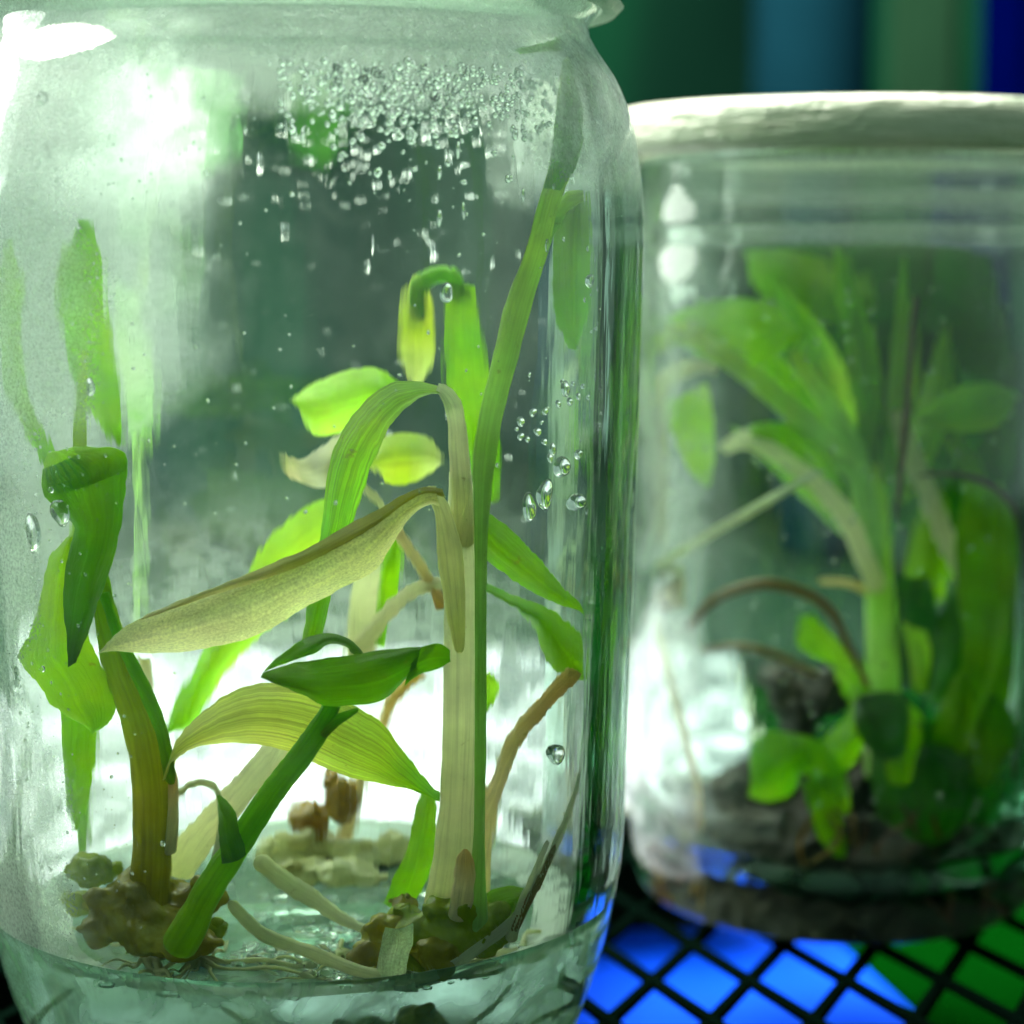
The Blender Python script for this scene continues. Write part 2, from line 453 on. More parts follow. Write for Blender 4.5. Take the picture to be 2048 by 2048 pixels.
def prof_smooth(pr, n):
    return [(q[0], q[1]) for q in catmull(pr, n)]
def revolve(name, prof, cx, cy, mats, parent, seg=128, flip=False, slots=None, origin=None, wob=0.0, top_cap=False):
    V, Fc, mi = [], [], []
    n = len(prof)
    for i, (r, z) in enumerate(prof):
        for j in range(seg):
            a = 2*math.pi*j/seg
            k = 1+wob*noise.noise(Vector((math.cos(a)*1.5, math.sin(a)*1.5, z*.4)))
            V.append((cx+r*k*math.cos(a), cy+r*k*math.sin(a), z))
    for i in range(n-1):
        for j in range(seg):
            q = (i*seg+j, i*seg+(j+1) % seg, (i+1)*seg+(j+1) % seg, (i+1)*seg+j)
            Fc.append(q); mi.append(slots[i] if slots else 0)
    return mk(name, V, Fc, mats, parent, midx=mi if slots else None, origin=origin, fix=True)
def rad_at(prof, z):
    for (r0, z0), (r1, z1) in zip(prof, prof[1:]):
        if min(z0, z1) <= z <= max(z0, z1) and z1 != z0: return r0+(r1-r0)*(z-z0)/(z1-z0)
    return prof[-1][0]

# --------------------------------------------------- setting: rack and sheets
def box(name, x0, x1, y0, y1, z0, z1, mat, parent=None, origin=None, rim=0):
    bm = bmesh.new(); bmesh.ops.create_cube(bm, size=1)
    for v in bm.verts: v.co = Vector(((x0+x1)/2+v.co.x*(x1-x0), (y0+y1)/2+v.co.y*(y1-y0), (z0+z1)/2+v.co.z*(z1-z0)))
    bmesh.ops.bevel(bm, geom=list(bm.edges), offset=min(x1-x0, y1-y0, z1-z0)*.2, segments=2, affect='EDGES')
    bm.verts.index_update()
    V = [v.co.copy() for v in bm.verts]; Fc = [tuple(v.index for v in f.verts) for f in bm.faces]; bm.free()
    return mk(name, V, Fc, mat, parent, smooth=False, origin=origin)

rack = empty('wire_rack', (0, 28, 0), 'dark diamond mesh rack the two jars stand on, blue and green showing through', 'rack')
A0 = Vector((1.73, 25.86)); d1 = Vector((.605, -1.415)); d2 = Vector((.605, 1.415))
def wire_bar(p, q, zc, h):
    d = (q-p).normalized(); s = Vector((-d.y, d.x))*.08
    z0, z1 = zc-h/2, zc+h/2
    V = []
    for e in (p, q):
        for (a, b) in ((-1, .6), (-.6, 1), (.6, 1), (1, .6), (1, -1), (-1, -1)):
            V.append((e.x+s.x*a, e.y+s.y*a, zc+b*h/2))
    Fc = [(j, (j+1) % 6, 6+(j+1) % 6, 6+j) for j in range(6)]+[tuple(range(6)), tuple(range(11, 5, -1))]
    return V, Fc
def clip(p, d):
    t0 = (13.0-p.y)/d.y; t1 = (48.0-p.y)/d.y
    if t0 > t1: t0, t1 = t1, t0
    return p+d*t0, p+d*t1
for fam, (d, zc) in enumerate(((d1, -.06), (d2, -.11))):
    for k in range(-17, 16):
        p = A0+Vector((1.21*k, 0)); a, b = clip(p, d)
        V, Fc = wire_bar(a, b, zc, .11)
        mk('wire', V, Fc, M['wire'], rack, smooth=False)
sheets_z = -2.2
def poly_slab(name, pts, z, th, mat, origin):
    n = len(pts)
    V = [(x, y, z) for x, y in pts]+[(x, y, z-th) for x, y in pts]
    Fc = [tuple(range(n)), tuple(range(2*n-1, n-1, -1))]+[(i, n+i, n+(i+1) % n, (i+1) % n) for i in range(n)]
    return mk(name, V, Fc, mat, None, smooth=False, origin=origin)
def ground_pt(px, py, z):
    a, b = (px-1024)/F, (1024-py)/F
    dz = -sp_+b*cp; dy = cp+b*sp_
    t = (z-EYE)/dz
    return Vector((a*t, dy*t))
g1, g2 = ground_pt(1745, 1948, sheets_z), ground_pt(1842, 2036, sheets_z)
dd = (g2-g1).normalized()
e0, e1 = g1-dd*24, g2+dd*22
bx0 = g1+dd*((34.5-g1.y)/dd.y); bx1 = g1+dd*((28.5-g1.y)/dd.y)
tag(poly_slab('blue_sheet', [(-5.5, 34.5), (-5.5, 28.5), (bx1.x, bx1.y), (bx0.x, bx0.y)], sheets_z, .3, M['blue'], (-2, 31, sheets_z)),
    'bright blue plastic sheet lying under the mesh rack', 'sheet')
tag(poly_slab('green_sheet', [(e1.x+.02, e1.y), (40, -5), (40, 60), (e0.x+.02, e0.y)], sheets_z-.02, .3, M['greenp'], (15, 25, sheets_z)),
    'dark green plastic sheet under the mesh rack beside the blue one', 'sheet')
gt = plain('dark_table', rgb(24, 40, 32), .9, .15, .5, 0.0)
tag(mk('table_top', [(-80, -30, -3), (80, -30, -3), (80, 120, -3), (-80, 120, -3)], [(0, 1, 2, 3)], gt, None, smooth=False), kind='structure')

# backdrop: dark, far out of focus
t = NT('dim_green_room')
n1 = t.noise(t.obj((5.5, 5.5, 1.6)), 1.0, 2, .5, .3)
c = t.ramp(n1, [(.32, rgb(4, 20, 16)), (.45, rgb(9, 36, 26)), (.55, rgb(14, 58, 38)), (.68, rgb(7, 42, 46))])
pr = t.n('ShaderNodeBsdfPrincipled', {'Base Color': c, 'Roughness': .9, 'Specular IOR Level': 0.0})
M['backdrop'] = t.done(pr.outputs[0])
tag(mk('wall', [(-90, 95, -3), (90, 95, -3), (90, 95, 80), (-90, 95, 80)], [(0, 1, 2, 3)], M['backdrop'], None, smooth=False, origin=(0, 95, 0)), kind='structure')
bn = empty('storage_bin', (21.5, 76, -3), 'dark blue plastic bin out of focus behind the right jar', 'bin')
box('bin_body', 17.0, 26, 71, 81, -3, 22, M['navy'], bn)
box('bin_rim', 16.7, 26.3, 70.7, 81.3, 22, 23.2, M['navy'], bn)
bt = empty('grey_green_post', (15.4, 80, -3), 'blurred grey green post standing beside the blue bin', 'post')
box('post_body', 13.9, 16.4, 79, 81, -3, 34, M['mossy'], bt)
box('post_base', 13.3, 17.0, 78.4, 81.6, -3, -1, M['mossy'], bt)
bt = empty('teal_canister', (12, 84, -3), 'blurred teal canister far behind the two jars', 'canister')
revolve('canister_body', [(0.01, -3), (2.2, -3), (2.3, -2.6), (2.3, 22), (2.0, 23)], 11.6, 84, M['teal'], bt, 32)
revolve('canister_lid', [(2.45, 22.6), (2.5, 23), (2.5, 24.4), (2.3, 24.8), (.01, 24.8)], 11.6, 84, M['teal'], bt, 32)

BGP = empty('background_plant', (-10.5, 46, 0), 'blurred yellow green foliage standing far behind the fogged left wall of the front jar', 'plant')
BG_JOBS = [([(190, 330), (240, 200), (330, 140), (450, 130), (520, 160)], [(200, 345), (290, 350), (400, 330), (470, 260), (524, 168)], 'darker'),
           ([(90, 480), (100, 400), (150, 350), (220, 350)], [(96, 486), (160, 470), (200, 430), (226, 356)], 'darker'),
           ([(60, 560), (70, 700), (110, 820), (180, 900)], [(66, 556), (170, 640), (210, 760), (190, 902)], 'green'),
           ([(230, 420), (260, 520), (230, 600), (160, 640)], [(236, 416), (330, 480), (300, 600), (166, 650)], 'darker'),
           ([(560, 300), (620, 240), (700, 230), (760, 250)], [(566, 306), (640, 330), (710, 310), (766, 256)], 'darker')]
# emissive slab added to make the white glow behind the jars
t = NT('added_glow')
n1 = t.noise(t.obj((90, 50, 90)), .62, 5, .62, 1.2)
em = t.n('ShaderNodeEmission', {0: t.ramp(n1, [(.3, (.75, .95, .90, 1)), (.6, (1, 1, 1, 1))]), 1: t.mr(n1, .38, .62, .42, 2.3)})
M['glow'] = t.done(em.outputs[0])
lp = empty('glow_stand_in', (-6, 38, 0), 'emissive slab added for the white glow low behind the jars', 'added glow')
def slab(name, x0, x1, y0, y1, z0, z1, mat, parent): return box(name, x0, x1, y0, y1, z0, z1, mat, parent)
slab('glow_slab', -19, 1.15, 27.4, 45.5, .12, .55, M['glow'], lp)
slab('glow_slab', 1.2, 3.9, 33.6, 45.5, .12, .55, M['glow'], lp)
slab('glow_slab_base', -19.3, 1.19, 27.2, 45.8, .0, .115, M['lid2'], lp)
slab('glow_slab_base', 1.195, 4.2, 33.4, 45.8, .0, .115, M['lid2'], lp)

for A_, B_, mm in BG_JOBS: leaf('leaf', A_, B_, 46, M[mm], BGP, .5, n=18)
tube('stem', [(150, 1360, 12), (150, 1000, 11), (140, 700, 10), (190, 450, 9), (280, 280, 6)], 46, M['stem_green'], BGP, 8)
# --------------------------------------------------------------- jars
LX, LY = -2.25, 22.7
outer = [(2.2, .02), (2.6, .1), (2.85, .35), (3.02, .8), (3.22, 1.4), (3.38, 2.1), (3.46, 2.8), (3.5, 4.0), (3.56, 6.0), (3.62, 8.4), (3.63, 9.2), (3.59, 9.8), (3.5, 10.3), (3.34, 10.7), (3.14, 11.0), (3.03, 11.25), (3.15, 11.4), (3.2, 11.55), (3.08, 11.75), (3.05, 12.0), (3.2, 12.2), (3.1, 12.45), (3.05, 12.8)]
inner_up = [(2.3, .62), (2.62, .95), (2.8, 1.5), (2.95, 2.1), (3.04, 2.8), (3.08, 4.0), (3.14, 6.0), (3.2, 8.4), (3.21, 9.2), (3.17, 9.8), (3.08, 10.3), (2.94, 10.7), (2.78, 11.0), (2.72, 12.0), (2.75, 12.75)]
outer_r = [(2.2, .02), (2.8, .03), (3.14, .1), (3.32, .32), (3.42, .8), (3.45, 1.4), (3.46, 2.6), (3.46, 5), (3.46, 8), (3.46, 10), (3.42, 10.6), (3.36, 10.9), (3.4, 11.2), (3.36, 11.6), (3.36, 12.3)]
inner_r = [(2.3, .62), (2.62, .95), (2.95, 1.5), (3.08, 2.1), (3.1, 2.8), (3.1, 4.0), (3.1, 8.4), (3.1, 9.8), (3.06, 10.6), (3.04, 11.2), (3.04, 12.25)]
def jar(name, cx, cy, scale_r, scale_z, mi_, label, outer=outer, inner_up=inner_up, topz=12.9):
    j = empty(name, (cx, cy, 0), label, 'jar')
    o = [(r*scale_r, z*scale_z) for r, z in prof_smooth(outer, 90)]
    i = [(r*scale_r, z*scale_z) for r, z in prof_smooth(inner_up, 70)]
    base = [(0.001, .22), (1.6*scale_r, .16), (2.0*scale_r, .0)]
    prof = base+o+[((outer[-1][0]+inner_up[-1][0])/2*scale_r, topz*scale_z)]+i[::-1]+[(1.2*scale_r, .48), (.001, .46)]
    ninner = len(base)+len(o)+1
    slots = [0 if k < ninner-1 else 1 for k in range(len(prof)-1)]
    b = revolve('glass_wall', prof, cx, cy, mi_, j, 160)
    at_ = b.data.attributes.new('inner_side', 'FLOAT', 'POINT')
    at_.data.foreach_set('value', [1.0 if k//160 >= ninner-1 else 0.0 for k in range(len(b.data.vertices))])
    return j, i
jarL, inL = jar('glass_jar', LX, LY, 1, 1, M['glass_in'], 'large clear glass jar in front, fogged inside, with pale plantlets on gel')
ld = revolve('lid', [(3.14, 11.42), (3.28, 11.38), (3.36, 11.46), (3.30, 11.55), (3.36, 11.7), (3.4, 11.9), (3.34, 12.2), (3.42, 12.6), (3.4, 13.2), (3.2, 13.35), (.01, 13.4)], LX, LY, M['film'], jarL, 160, wob=.035)
RX, RY = 4.55, 29.4
kr, kz = .835, .83
jarR, inR = jar('glass_jar', RX, RY, kr, kz, M['glass_in2'], 'blurred smaller glass jar behind on the right, full of dark green leaves', outer_r, inner_r, 12.35)
revolve('lid', [(2.84, 10.25), (3.3, 10.2), (3.38, 10.27), (3.4, 10.4), (3.38, 10.66), (3.3, 10.8), (3.0, 10.87), (.01, 10.9)], RX, RY, M['lid2'], jarR, 128, wob=.004)
jarR.children

def gel(name, cx, cy, prof, ztop, men, mats, label, zb=.47):
    V, Fc, mi = [], [], []
    ru = lambda z: rad_at(prof, z)+.012
    pr = [(.001, zb)]
    z = zb
    r0 = prof[0][0]
    pr += [(r0*.5, zb), (r0*.95, zb+.1)]
    k = 12
    for i in range(k+1):
        z = prof[0][1]+(ztop+men-prof[0][1])*i/k; pr.append((ru(z), z))
    ns = len(pr)
    for q in range(1, 9):       # meniscus
        u = q/8; pr.append((ru(ztop)-.02-.36*u, ztop+men*(1-u)**2.2))
    for q in range(1, 16):
        pr.append(((ru(ztop)-.32)*(1-q/15)+.001, ztop))
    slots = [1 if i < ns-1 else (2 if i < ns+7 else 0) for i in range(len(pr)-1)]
    seg = 128
    o = revolve(name, pr, cx, cy, mats, None, seg, slots=slots, origin=(cx, cy, zb))
    for v in o.data.vertices:
        x, y = v.co.x/CM, v.co.y/CM
        if v.co.z/CM+zb > ztop-.001:
            v.co.z += CM*.035*noise.noise(Vector((x*1.3, y*1.3, 4)))*(1 if math.hypot(x, y) < ru(ztop)-.05 else 0)
    return tag(o, label, 'gel')
ZG = 8.9-7.02
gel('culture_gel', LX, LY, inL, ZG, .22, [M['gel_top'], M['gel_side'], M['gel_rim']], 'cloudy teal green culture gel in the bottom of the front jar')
gel('culture_gel', RX, RY, inR, .62, .06, [M['gel_top2'], M['gel_side2'], M['gel_clear']], 'thin dark green culture gel in the bottom of the right jar', zb=.40)

# --------------------------------------------------------------- plants, front jar
YF, YM, YB = 20.6, 22.4, 24.8
# 1. left plantlet
P = empty('plantlet', at(300, 1850, 20.9), 'left plantlet with brown green stem, curled green leaves and ribbed pale leaf', 'plantlet')
tube('stem', [(296, 1870, 66), (302, 1820, 52), (308, 1780, 45), (314, 1674, 40), (310, 1540, 37), (287, 1430, 36), (252, 1340, 30), (226, 1230, 22), (205, 1120, 14)], 20.9, M['stem_brown'], P, 18, rough=.04)
tube('stem', [(352, 1560, 10), (338, 1480, 13), (316, 1410, 14), (280, 1330, 13), (246, 1260, 11), (222, 1180, 8)], 20.7, M['stem_dark'], P, label='slim dark green leaf stalk along the brown stem')
leaf('leaf', [(120, 932), (118, 985), (162, 1033), (172, 1060), (160, 1130), (154, 1207), (160, 1270), (172, 1316)], [(216, 890), (264, 905), (264, 955), (255, 1062), (243, 1110), (231, 1153), (200, 1250), (176, 1318)], 20.3, M['curl'], P, .28, wav=.05, label='curled dark green leaf hanging down')
leaf('leaf', [(125, 900), (118, 925), (125, 965), (150, 985)], [(175, 889), (218, 890), (262, 900), (262, 940)], 20.2, M['blade'], P, .2, n=16, label='bright folded leaf shoulder')
leaf('leaf', [(165, 1060), (125, 1100), (104, 1189), (84, 1270), (72, 1309), (108, 1363), (127, 1402), (165, 1432), (205, 1452)], [(175, 1066), (180, 1110), (176, 1189), (190, 1270), (215, 1320), (236, 1370), (240, 1415), (228, 1442), (207, 1454)], 20.8, M['blade'], P, .15, label='yellow green blade behind the curled leaf')
leaf('leaf', [(344, 1535), (366, 1462), (435, 1398), (489, 1368), (560, 1358), (640, 1372), (724, 1416), (769, 1451), (811, 1510), (850, 1560), (871, 1577)],
     [(352, 1540), (368, 1504), (417, 1484), (507, 1482), (587, 1500), (652, 1528), (707, 1550), (745, 1558), (790, 1566), (840, 1574), (872, 1579)], 20.9, M['ribbed'], P, .35, n=40, m=11, label='ribbed pale leaf arching right with green tip')
tube('stem', [(335, 1700, 26), (346, 1620, 20), (352, 1560, 14), (350, 1530, 8)], 20.9, M['stem_tan'], P)
tube('stem', [(350, 1740, 36), (400, 1670, 33), (470, 1590, 30), (540, 1510, 27), (560, 1480, 24)], 21.6, M['stem_pale'], P, flat=.6, label='pale watery flat stalk leaning right')
lump('callus', [(250, 1800, 20.9, 62, 42), (330, 1850, 20.8, 82, 52), (230, 1850, 20.9, 48, 34), (400, 1790, 21.1, 50, 40), (300, 1770, 21.0, 56, 50), (390, 1880, 20.6, 60, 30)], M['callus'], P)
lump('callus', [(190, 1740, 21.4, 50, 34), (160, 1800, 21.6, 40, 26), (430, 1850, 21, 36, 26)], M['callus_g'], P, label='greenish lump at the side of the base')
tube('root', [(352, 1700, 7), (344, 1640, 6), (362, 1580, 6), (400, 1557, 7), (434, 1574, 7), (445, 1640, 8), (430, 1720, 6)], 21.5, M['root'], P, 8, label='pale root curled in a ring')
leaf('leaf', [(120, 1400), (124, 1440), (132, 1520), (140, 1600), (150, 1650)], [(196, 1410), (196, 1450), (190, 1530), (178, 1600), (160, 1650)], 21.8, M['green'], P, .1, label='short green leaf seen through fog')
# green forked stalk with the dark folded leaf
P = empty('plantlet', at(385, 1860, 20.2), 'small plantlet with slanting dark green stalk and folded dark leaf', 'plantlet')
tube('stem', [(362, 1892, 36), (388, 1846, 34), (425, 1770, 29), (485, 1674, 27), (543, 1583, 25), (598, 1509, 24), (640, 1446, 22), (664, 1400, 18)], 20.1, M['stem_dark'], P, 18)
tube('stem', [(640, 1462, 12), (672, 1434, 11), (700, 1418, 7), (712, 1412, 3)], 20.05, M['stem_dark'], P)
leaf('leaf', [(441, 1578), (444, 1620), (446, 1670), (450, 1720)], [(446, 1578), (474, 1612), (486, 1660), (498, 1700)], 19.95, M['curl'], P, .12, label='small pointed sheath leaf on the green stalk')
leaf('leaf', [(531, 1336), (562, 1326), (600, 1318), (655, 1310), (709, 1302), (770, 1293), (832, 1287)], [(531, 1338), (555, 1362), (600, 1382), (650, 1408), (700, 1404), (763, 1392), (822, 1330)], 20.0, M['dark'], P, .3, m=11, label='broad dark green leaf blade')
leaf('leaf', [(531, 1336), (560, 1305), (600, 1278), (652, 1260), (691, 1270), (712, 1286), (722, 1300)], [(540, 1332), (590, 1314), (628, 1300), (655, 1284), (688, 1288), (697, 1298), (708, 1304)], 20.15, M['curl'], P, .06, label='curled back rim of the dark leaf')
leaf('leaf', [(815, 1292), (845, 1284), (866, 1280), (886, 1294)], [(800, 1366), (826, 1342), (860, 1332), (886, 1318)], 20.05, M['dark'], P, .1, n=12, label='notched dark green leaf tip')
# 2. middle plantlet
P = empty('plantlet', at(900, 1870, 20.6), 'tall middle plantlet with thick whitish stem and drooping pale leaf', 'plantlet')
tube('stem', [(885, 1850, 58), (892, 1780, 50), (900, 1700, 44), (906, 1600, 37), (912, 1480, 37), (914, 1389, 37), (916, 1243, 37), (914, 1110, 35), (912, 1010, 26), (909, 940, 20)], 20.8, M['stem_pale'], P, 24, 60, flat=.7)
tube('stem', [(914, 1090, 26), (912, 990, 20), (906, 900, 18), (903, 845, 17), (896, 805, 16), (880, 780, 13), (866, 772, 9)], 20.7, M['stem_pale'], P, 16, 30, flat=.7)
leaf('leaf', [(905, 810), (895, 783), (854, 765), (803, 759), (763, 770), (727, 800), (691, 845), (665, 896), (651, 954), (643, 1026), (630, 1110), (616, 1190), (602, 1280)],
     [(890, 815), (880, 795), (862, 783), (830, 795), (800, 818), (774, 852), (756, 888), (738, 932), (724, 983), (706, 1040), (672, 1135), (655, 1207), (640, 1280)], 20.9, M['arch'], P, .25, n=48, m=11, label='long arched green leaf folding back down')
leaf('leaf', [(862, 968), (835, 972), (792, 995), (745, 1026), (700, 1052), (616, 1098), (507, 1146), (399, 1188), (290, 1232), (245, 1262), (226, 1290)],
     [(872, 1010), (846, 1005), (812, 1030), (775, 1090), (745, 1135), (672, 1178), (600, 1216), (525, 1262), (399, 1294), (300, 1300), (228, 1294)], 20.35, M['palelf'], P, .3, n=44, m=11, label='long pale translucent leaf drooping to the left')
leaf('leaf', [(874, 975), (838, 970), (800, 985), (745, 1018), (690, 1048), (616, 1090), (500, 1142), (400, 1182), (300, 1226)],
     [(878, 992), (840, 984), (806, 1004), (756, 1046), (700, 1082), (616, 1124), (500, 1164), (400, 1196), (300, 1232)], 20.22, M['olive'], P, .08, n=36, m=5, label='brownish folded upper rim of the pale leaf')
tube('stem', [(906, 1300, 8), (900, 1220, 18), (890, 1110, 24), (883, 1060, 20), (874, 1015, 16), (860, 990, 13), (846, 982, 10)], 20.55, M['stem_base'], P, 14, flat=.7)
tube('stem', [(928, 1850, 30), (940, 1700, 12), (944, 1480, 11), (945, 1243, 11), (946, 1062, 13), (951, 930, 20), (966, 820, 22), (994, 700, 22), (1014, 610, 24), (1046, 507, 20), (1072, 400, 19), (1096, 326, 24), (1107, 254, 27), (1110, 200, 20), (1106, 150, 10)], 20.45, M['stem_green'], P, 18, 90, flat=.6, label='tall slender green leaf stalk reaching the neck')
leaf('leaf', [(1095, 150), (1088, 190), (1080, 254), (1072, 326), (1060, 380)], [(1117, 140), (1127, 190), (1134, 254), (1124, 326), (1090, 385)], 20.3, M['arch'], P, .16, label='narrow ribbed leaf at the top of the tall stalk')
leaf('leaf', [(1122, 116), (1126, 140), (1132, 165), (1142, 175)], [(1146, 112), (1148, 140), (1146, 165), (1144, 176)], 20.3, M['green'], P, .05, n=12, label='tiny green leaf tip in the neck')
tube('stem', [(1066, 520, 10), (1080, 470, 13), (1100, 424, 15), (1124, 400, 15), (1146, 394, 10)], 21.6, M['stem_green'], P, 12)
leaf('leaf', [(1118, 395), (1104, 440), (1098, 500), (1096, 580), (1100, 640), (1124, 695)], [(1160, 385), (1164, 440), (1164, 500), (1166, 580), (1160, 640), (1140, 697)], 21.9, leafmat('olive_green_leaf', rgb(110, 160, 20), rgb(120, 170, 10), rgb(110, 190, 20), .15, .6), P, .2, label='olive green leaf hanging by the right wall')
leaf('leaf', [(955, 1015), (999, 1046), (1035, 1082), (1071, 1127), (1107, 1178), (1143, 1224)], [(952, 1070), (962, 1113), (1000, 1146), (1035, 1171), (1082, 1197), (1143, 1226)], 21.3, M['green'], P, .2, label='pointed green leaf slanting down right')
leaf('leaf', [(950, 1150), (999, 1176), (1046, 1196), (1098, 1218), (1132, 1251), (1152, 1287), (1158, 1330)], [(948, 1166), (999, 1196), (1026, 1214), (1052, 1240), (1070, 1290), (1096, 1330), (1140, 1352)], 21.9, M['green'], P, .28, label='broad bent green leaf beside the right wall')
tube('stem', [(947, 1790, 24), (952, 1721, 20), (964, 1617, 18), (989, 1547, 16), (1017, 1472, 15), (1051, 1423, 15), (1090, 1375, 15), (1120, 1335, 13)], 21.4, M['stem_tan'], P, 14, 40, rough=.06, flat=.8)
leaf('leaf', [(838, 1575), (824, 1620), (804, 1700), (780, 1760), (764, 1800)], [(866, 1580), (866, 1650), (858, 1720), (836, 1780), (800, 1810)], 21.3, M['green'], P, .1, label='short bright green blade at the foot')
tube('stem', [(900, 1830, 18), (912, 1760, 20), (914, 1710, 16), (914, 1690, 4)], 20.3, M['stem_tan'], P, 12, rough=.12, label='torn brown sheath at the stem foot')
lump('callus', [(880, 1850, 20.6, 80, 62), (940, 1840, 20.7, 66, 52), (830, 1880, 20.6, 56, 46), (800, 1830, 20.9, 34, 36)], M['callus_g'], P)
lump('callus', [(800, 1800, 21, 26, 24), (770, 1860, 20.9, 50, 40), (870, 1900, 20.3, 60, 34), (740, 1900, 20.5, 50, 26)], M['callus'], P)
leaf('leaf', [(945, 1790), (970, 1770), (1000, 1762), (1036, 1770)], [(950, 1860), (985, 1850), (1015, 1820), (1038, 1776)], 20.9, M['dark'], P, .22, n=14, label='dark green nub on the right of the base')
leaf('stump', [(762, 1846), (754, 1880), (748, 1910), (748, 1938)], [(816, 1836), (814, 1870), (806, 1900), (800, 1944)], 20.1, M['shard'], P, .1, n=12, label='cut grey green stub')
# roots
tube('root', [(512, 1708, 18), (583, 1762, 20), (640, 1800, 18), (700, 1840, 12), (760, 1860, 8)], 21.3, M['root'], P, 10)
tube('root', [(464, 1793, 12), (525, 1855, 14), (616, 1891, 13), (700, 1924, 13), (760, 1938, 12), (810, 1942, 10), (873, 1925, 10), (935, 1884, 11), (997, 1834, 10), (1030, 1783, 9), (1072, 1700, 8), (1108, 1605, 6), (1134, 1526, 6), (1150, 1472, 4)], 20.1, M['root'], P, 10, 90, rough=.12, label='long hairy clear root climbing the right wall')
tube('root', [(995, 1870, 11), (1016, 1803, 9), (1036, 1750, 7), (1054, 1705, 6), (1066, 1672, 5)], 20.0, M['root'], P, 8, rough=.1)
tube('root', [(1000, 1850, 9), (1026, 1800, 8), (1056, 1740, 7), (1080, 1680, 4)], 20.0, M['root_brown'], P, 8, rough=.1)
def hairs(name, path, Y, parent, cnt, ln):
    c = catmull([(p[0], p[1]) for p in path], cnt)
    V, Fc = [], []
    for (x, y) in c:
        for s in (-1, 1):
            a = random.uniform(0, 6.28); l = random.uniform(.4, 1)*ln
            p = at(x, y, Y); q = at(x+math.cos(a)*l, y+math.sin(a)*l, Y+random.uniform(-.03, .03))
            d = (q-p).normalized(); s1 = d.cross(Vector((0, 1, 0))).normalized()*.0022
            s2 = Vector((0, .0022, 0)); k = len(V)
            V += [p+s1, p-s1*.5+s2, p-s1*.5-s2, q]; Fc += [(k, k+1, k+3), (k+1, k+2, k+3), (k+2, k, k+3)]
    o = mk(name, V, Fc, M['root'], parent, smooth=False); o['kind'] = 'stuff'; return o
hairs('root_hair', [(800, 1942), (873, 1925), (935, 1884), (997, 1834), (1030, 1783), (1072, 1700), (1108, 1605), (1130, 1540)], 20.08, P, 420, 24)
# small leaf on the wall
sl = tag(leaf('leaf_fragment', [(1221, 1274), (1219, 1298), (1226, 1352), (1240, 1400), (1252, 1440)], [(1224, 1274), (1248, 1310), (1270, 1352), (1268, 1400), (1255, 1441)], 21.9, M['curl'], None, .08, n=18), 'small pointed green leaf pressed to the right wall of the front jar', 'leaf')
# 3. back plantlet
P = empty('plantlet', at(640, 1730, 24.4), 'blurred lime green plantlet at the back of the front jar', 'plantlet')
leaf('leaf', [(585, 790), (634, 762), (700, 738), (756, 734), (800, 760)], [(592, 810), (616, 859), (652, 868), (720, 850), (800, 800)], 24.0, M['lime'], P, .3, label='bright lime green leaf at the back')
leaf('leaf', [(563, 900), (600, 915), (640, 890), (690, 858)], [(570, 940), (598, 966), (650, 972), (720, 930)], 23.2, M['pink'], P, .2, n=20, wav=.2, label='twisted cream leaf')
leaf('leaf', [(735, 915), (770, 872), (850, 866), (895, 905)], [(737, 922), (780, 965), (840, 958), (895, 925)], 24.2, M['yellowg'], P, .2, n=16)
leaf('leaf', [(700, 985), (640, 995), (580, 1033), (525, 1091), (489, 1153), (440, 1230), (400, 1300), (350, 1390), (326, 1457)], [(720, 1060), (690, 1120), (640, 1170), (570, 1230), (510, 1275), (460, 1330), (425, 1380), (385, 1440), (332, 1460)], 23.8, M['lime'], P, .25, n=34, label='long lime leaf sweeping down left')
leaf('leaf', [(836, 548), (812, 585), (804, 660), (806, 720), (830, 778)], [(842, 548), (866, 590), (874, 660), (872, 720), (842, 780)], 24.6, M['yellowg'], P, .15)
leaf('leaf', [(905, 568), (898, 640), (900, 720), (908, 800), (930, 880), (975, 1000)], [(958, 570), (968, 640), (985, 720), (1004, 800), (1012, 880), (1008, 1000)], 24.6, M['green'], P, .2, label='tall vivid green leaf behind the stalk')
tube('stem', [(838, 640, 16), (840, 580, 18), (870, 552, 18), (910, 552, 18), (932, 590, 16)], 24.5, M['green'], P, 12, label='looped stalk joining two upright leaves')
tube('stem', [(722, 1340, 30), (724, 1250, 27), (730, 1180, 24), (742, 1120, 20)], 23.8, M['stem_pale'], P, 14)
leaf('leaf', [(745, 1280), (752, 1200), (764, 1120), (778, 1060)], [(768, 1290), (790, 1200), (804, 1120), (806, 1060)], 23.9, M['green'], P, .1, n=14)
tube('stem', [(706, 1310, 17), (763, 1232, 16), (817, 1182, 15), (868, 1164, 14), (890, 1166, 12)], 22.6, M['stem_pale'], P, 12)
tube('stem', [(780, 1020, 9), (796, 1062, 11), (835, 1122, 12), (875, 1186, 13), (890, 1210, 12)], 22.6, M['stem_tan'], P, 12)
tube('stem', [(720, 960, 6), (760, 1010, 8), (796, 1062, 9)], 22.7, M['stem_pale'], P, 10)
leaf('leaf', [(540, 1500), (535, 1540), (520, 1590)], [(590, 1490), (580, 1560), (540, 1610)], 22.6, M['lime'], P, .1, n=10)
leaf('leaf', [(958, 1345), (960, 1380), (964, 1415)], [(975, 1335), (994, 1370), (975, 1412)], 22.4, M['lime'], P, .1, n=12, label='small green bud leaf behind the thick stem')
leaf('leaf', [(272, 1306), (282, 1340), (290, 1400), (300, 1460)], [(300, 1310), (306, 1350), (305, 1400), (304, 1460)], 22.8, M['pink'], P, .1, n=12)
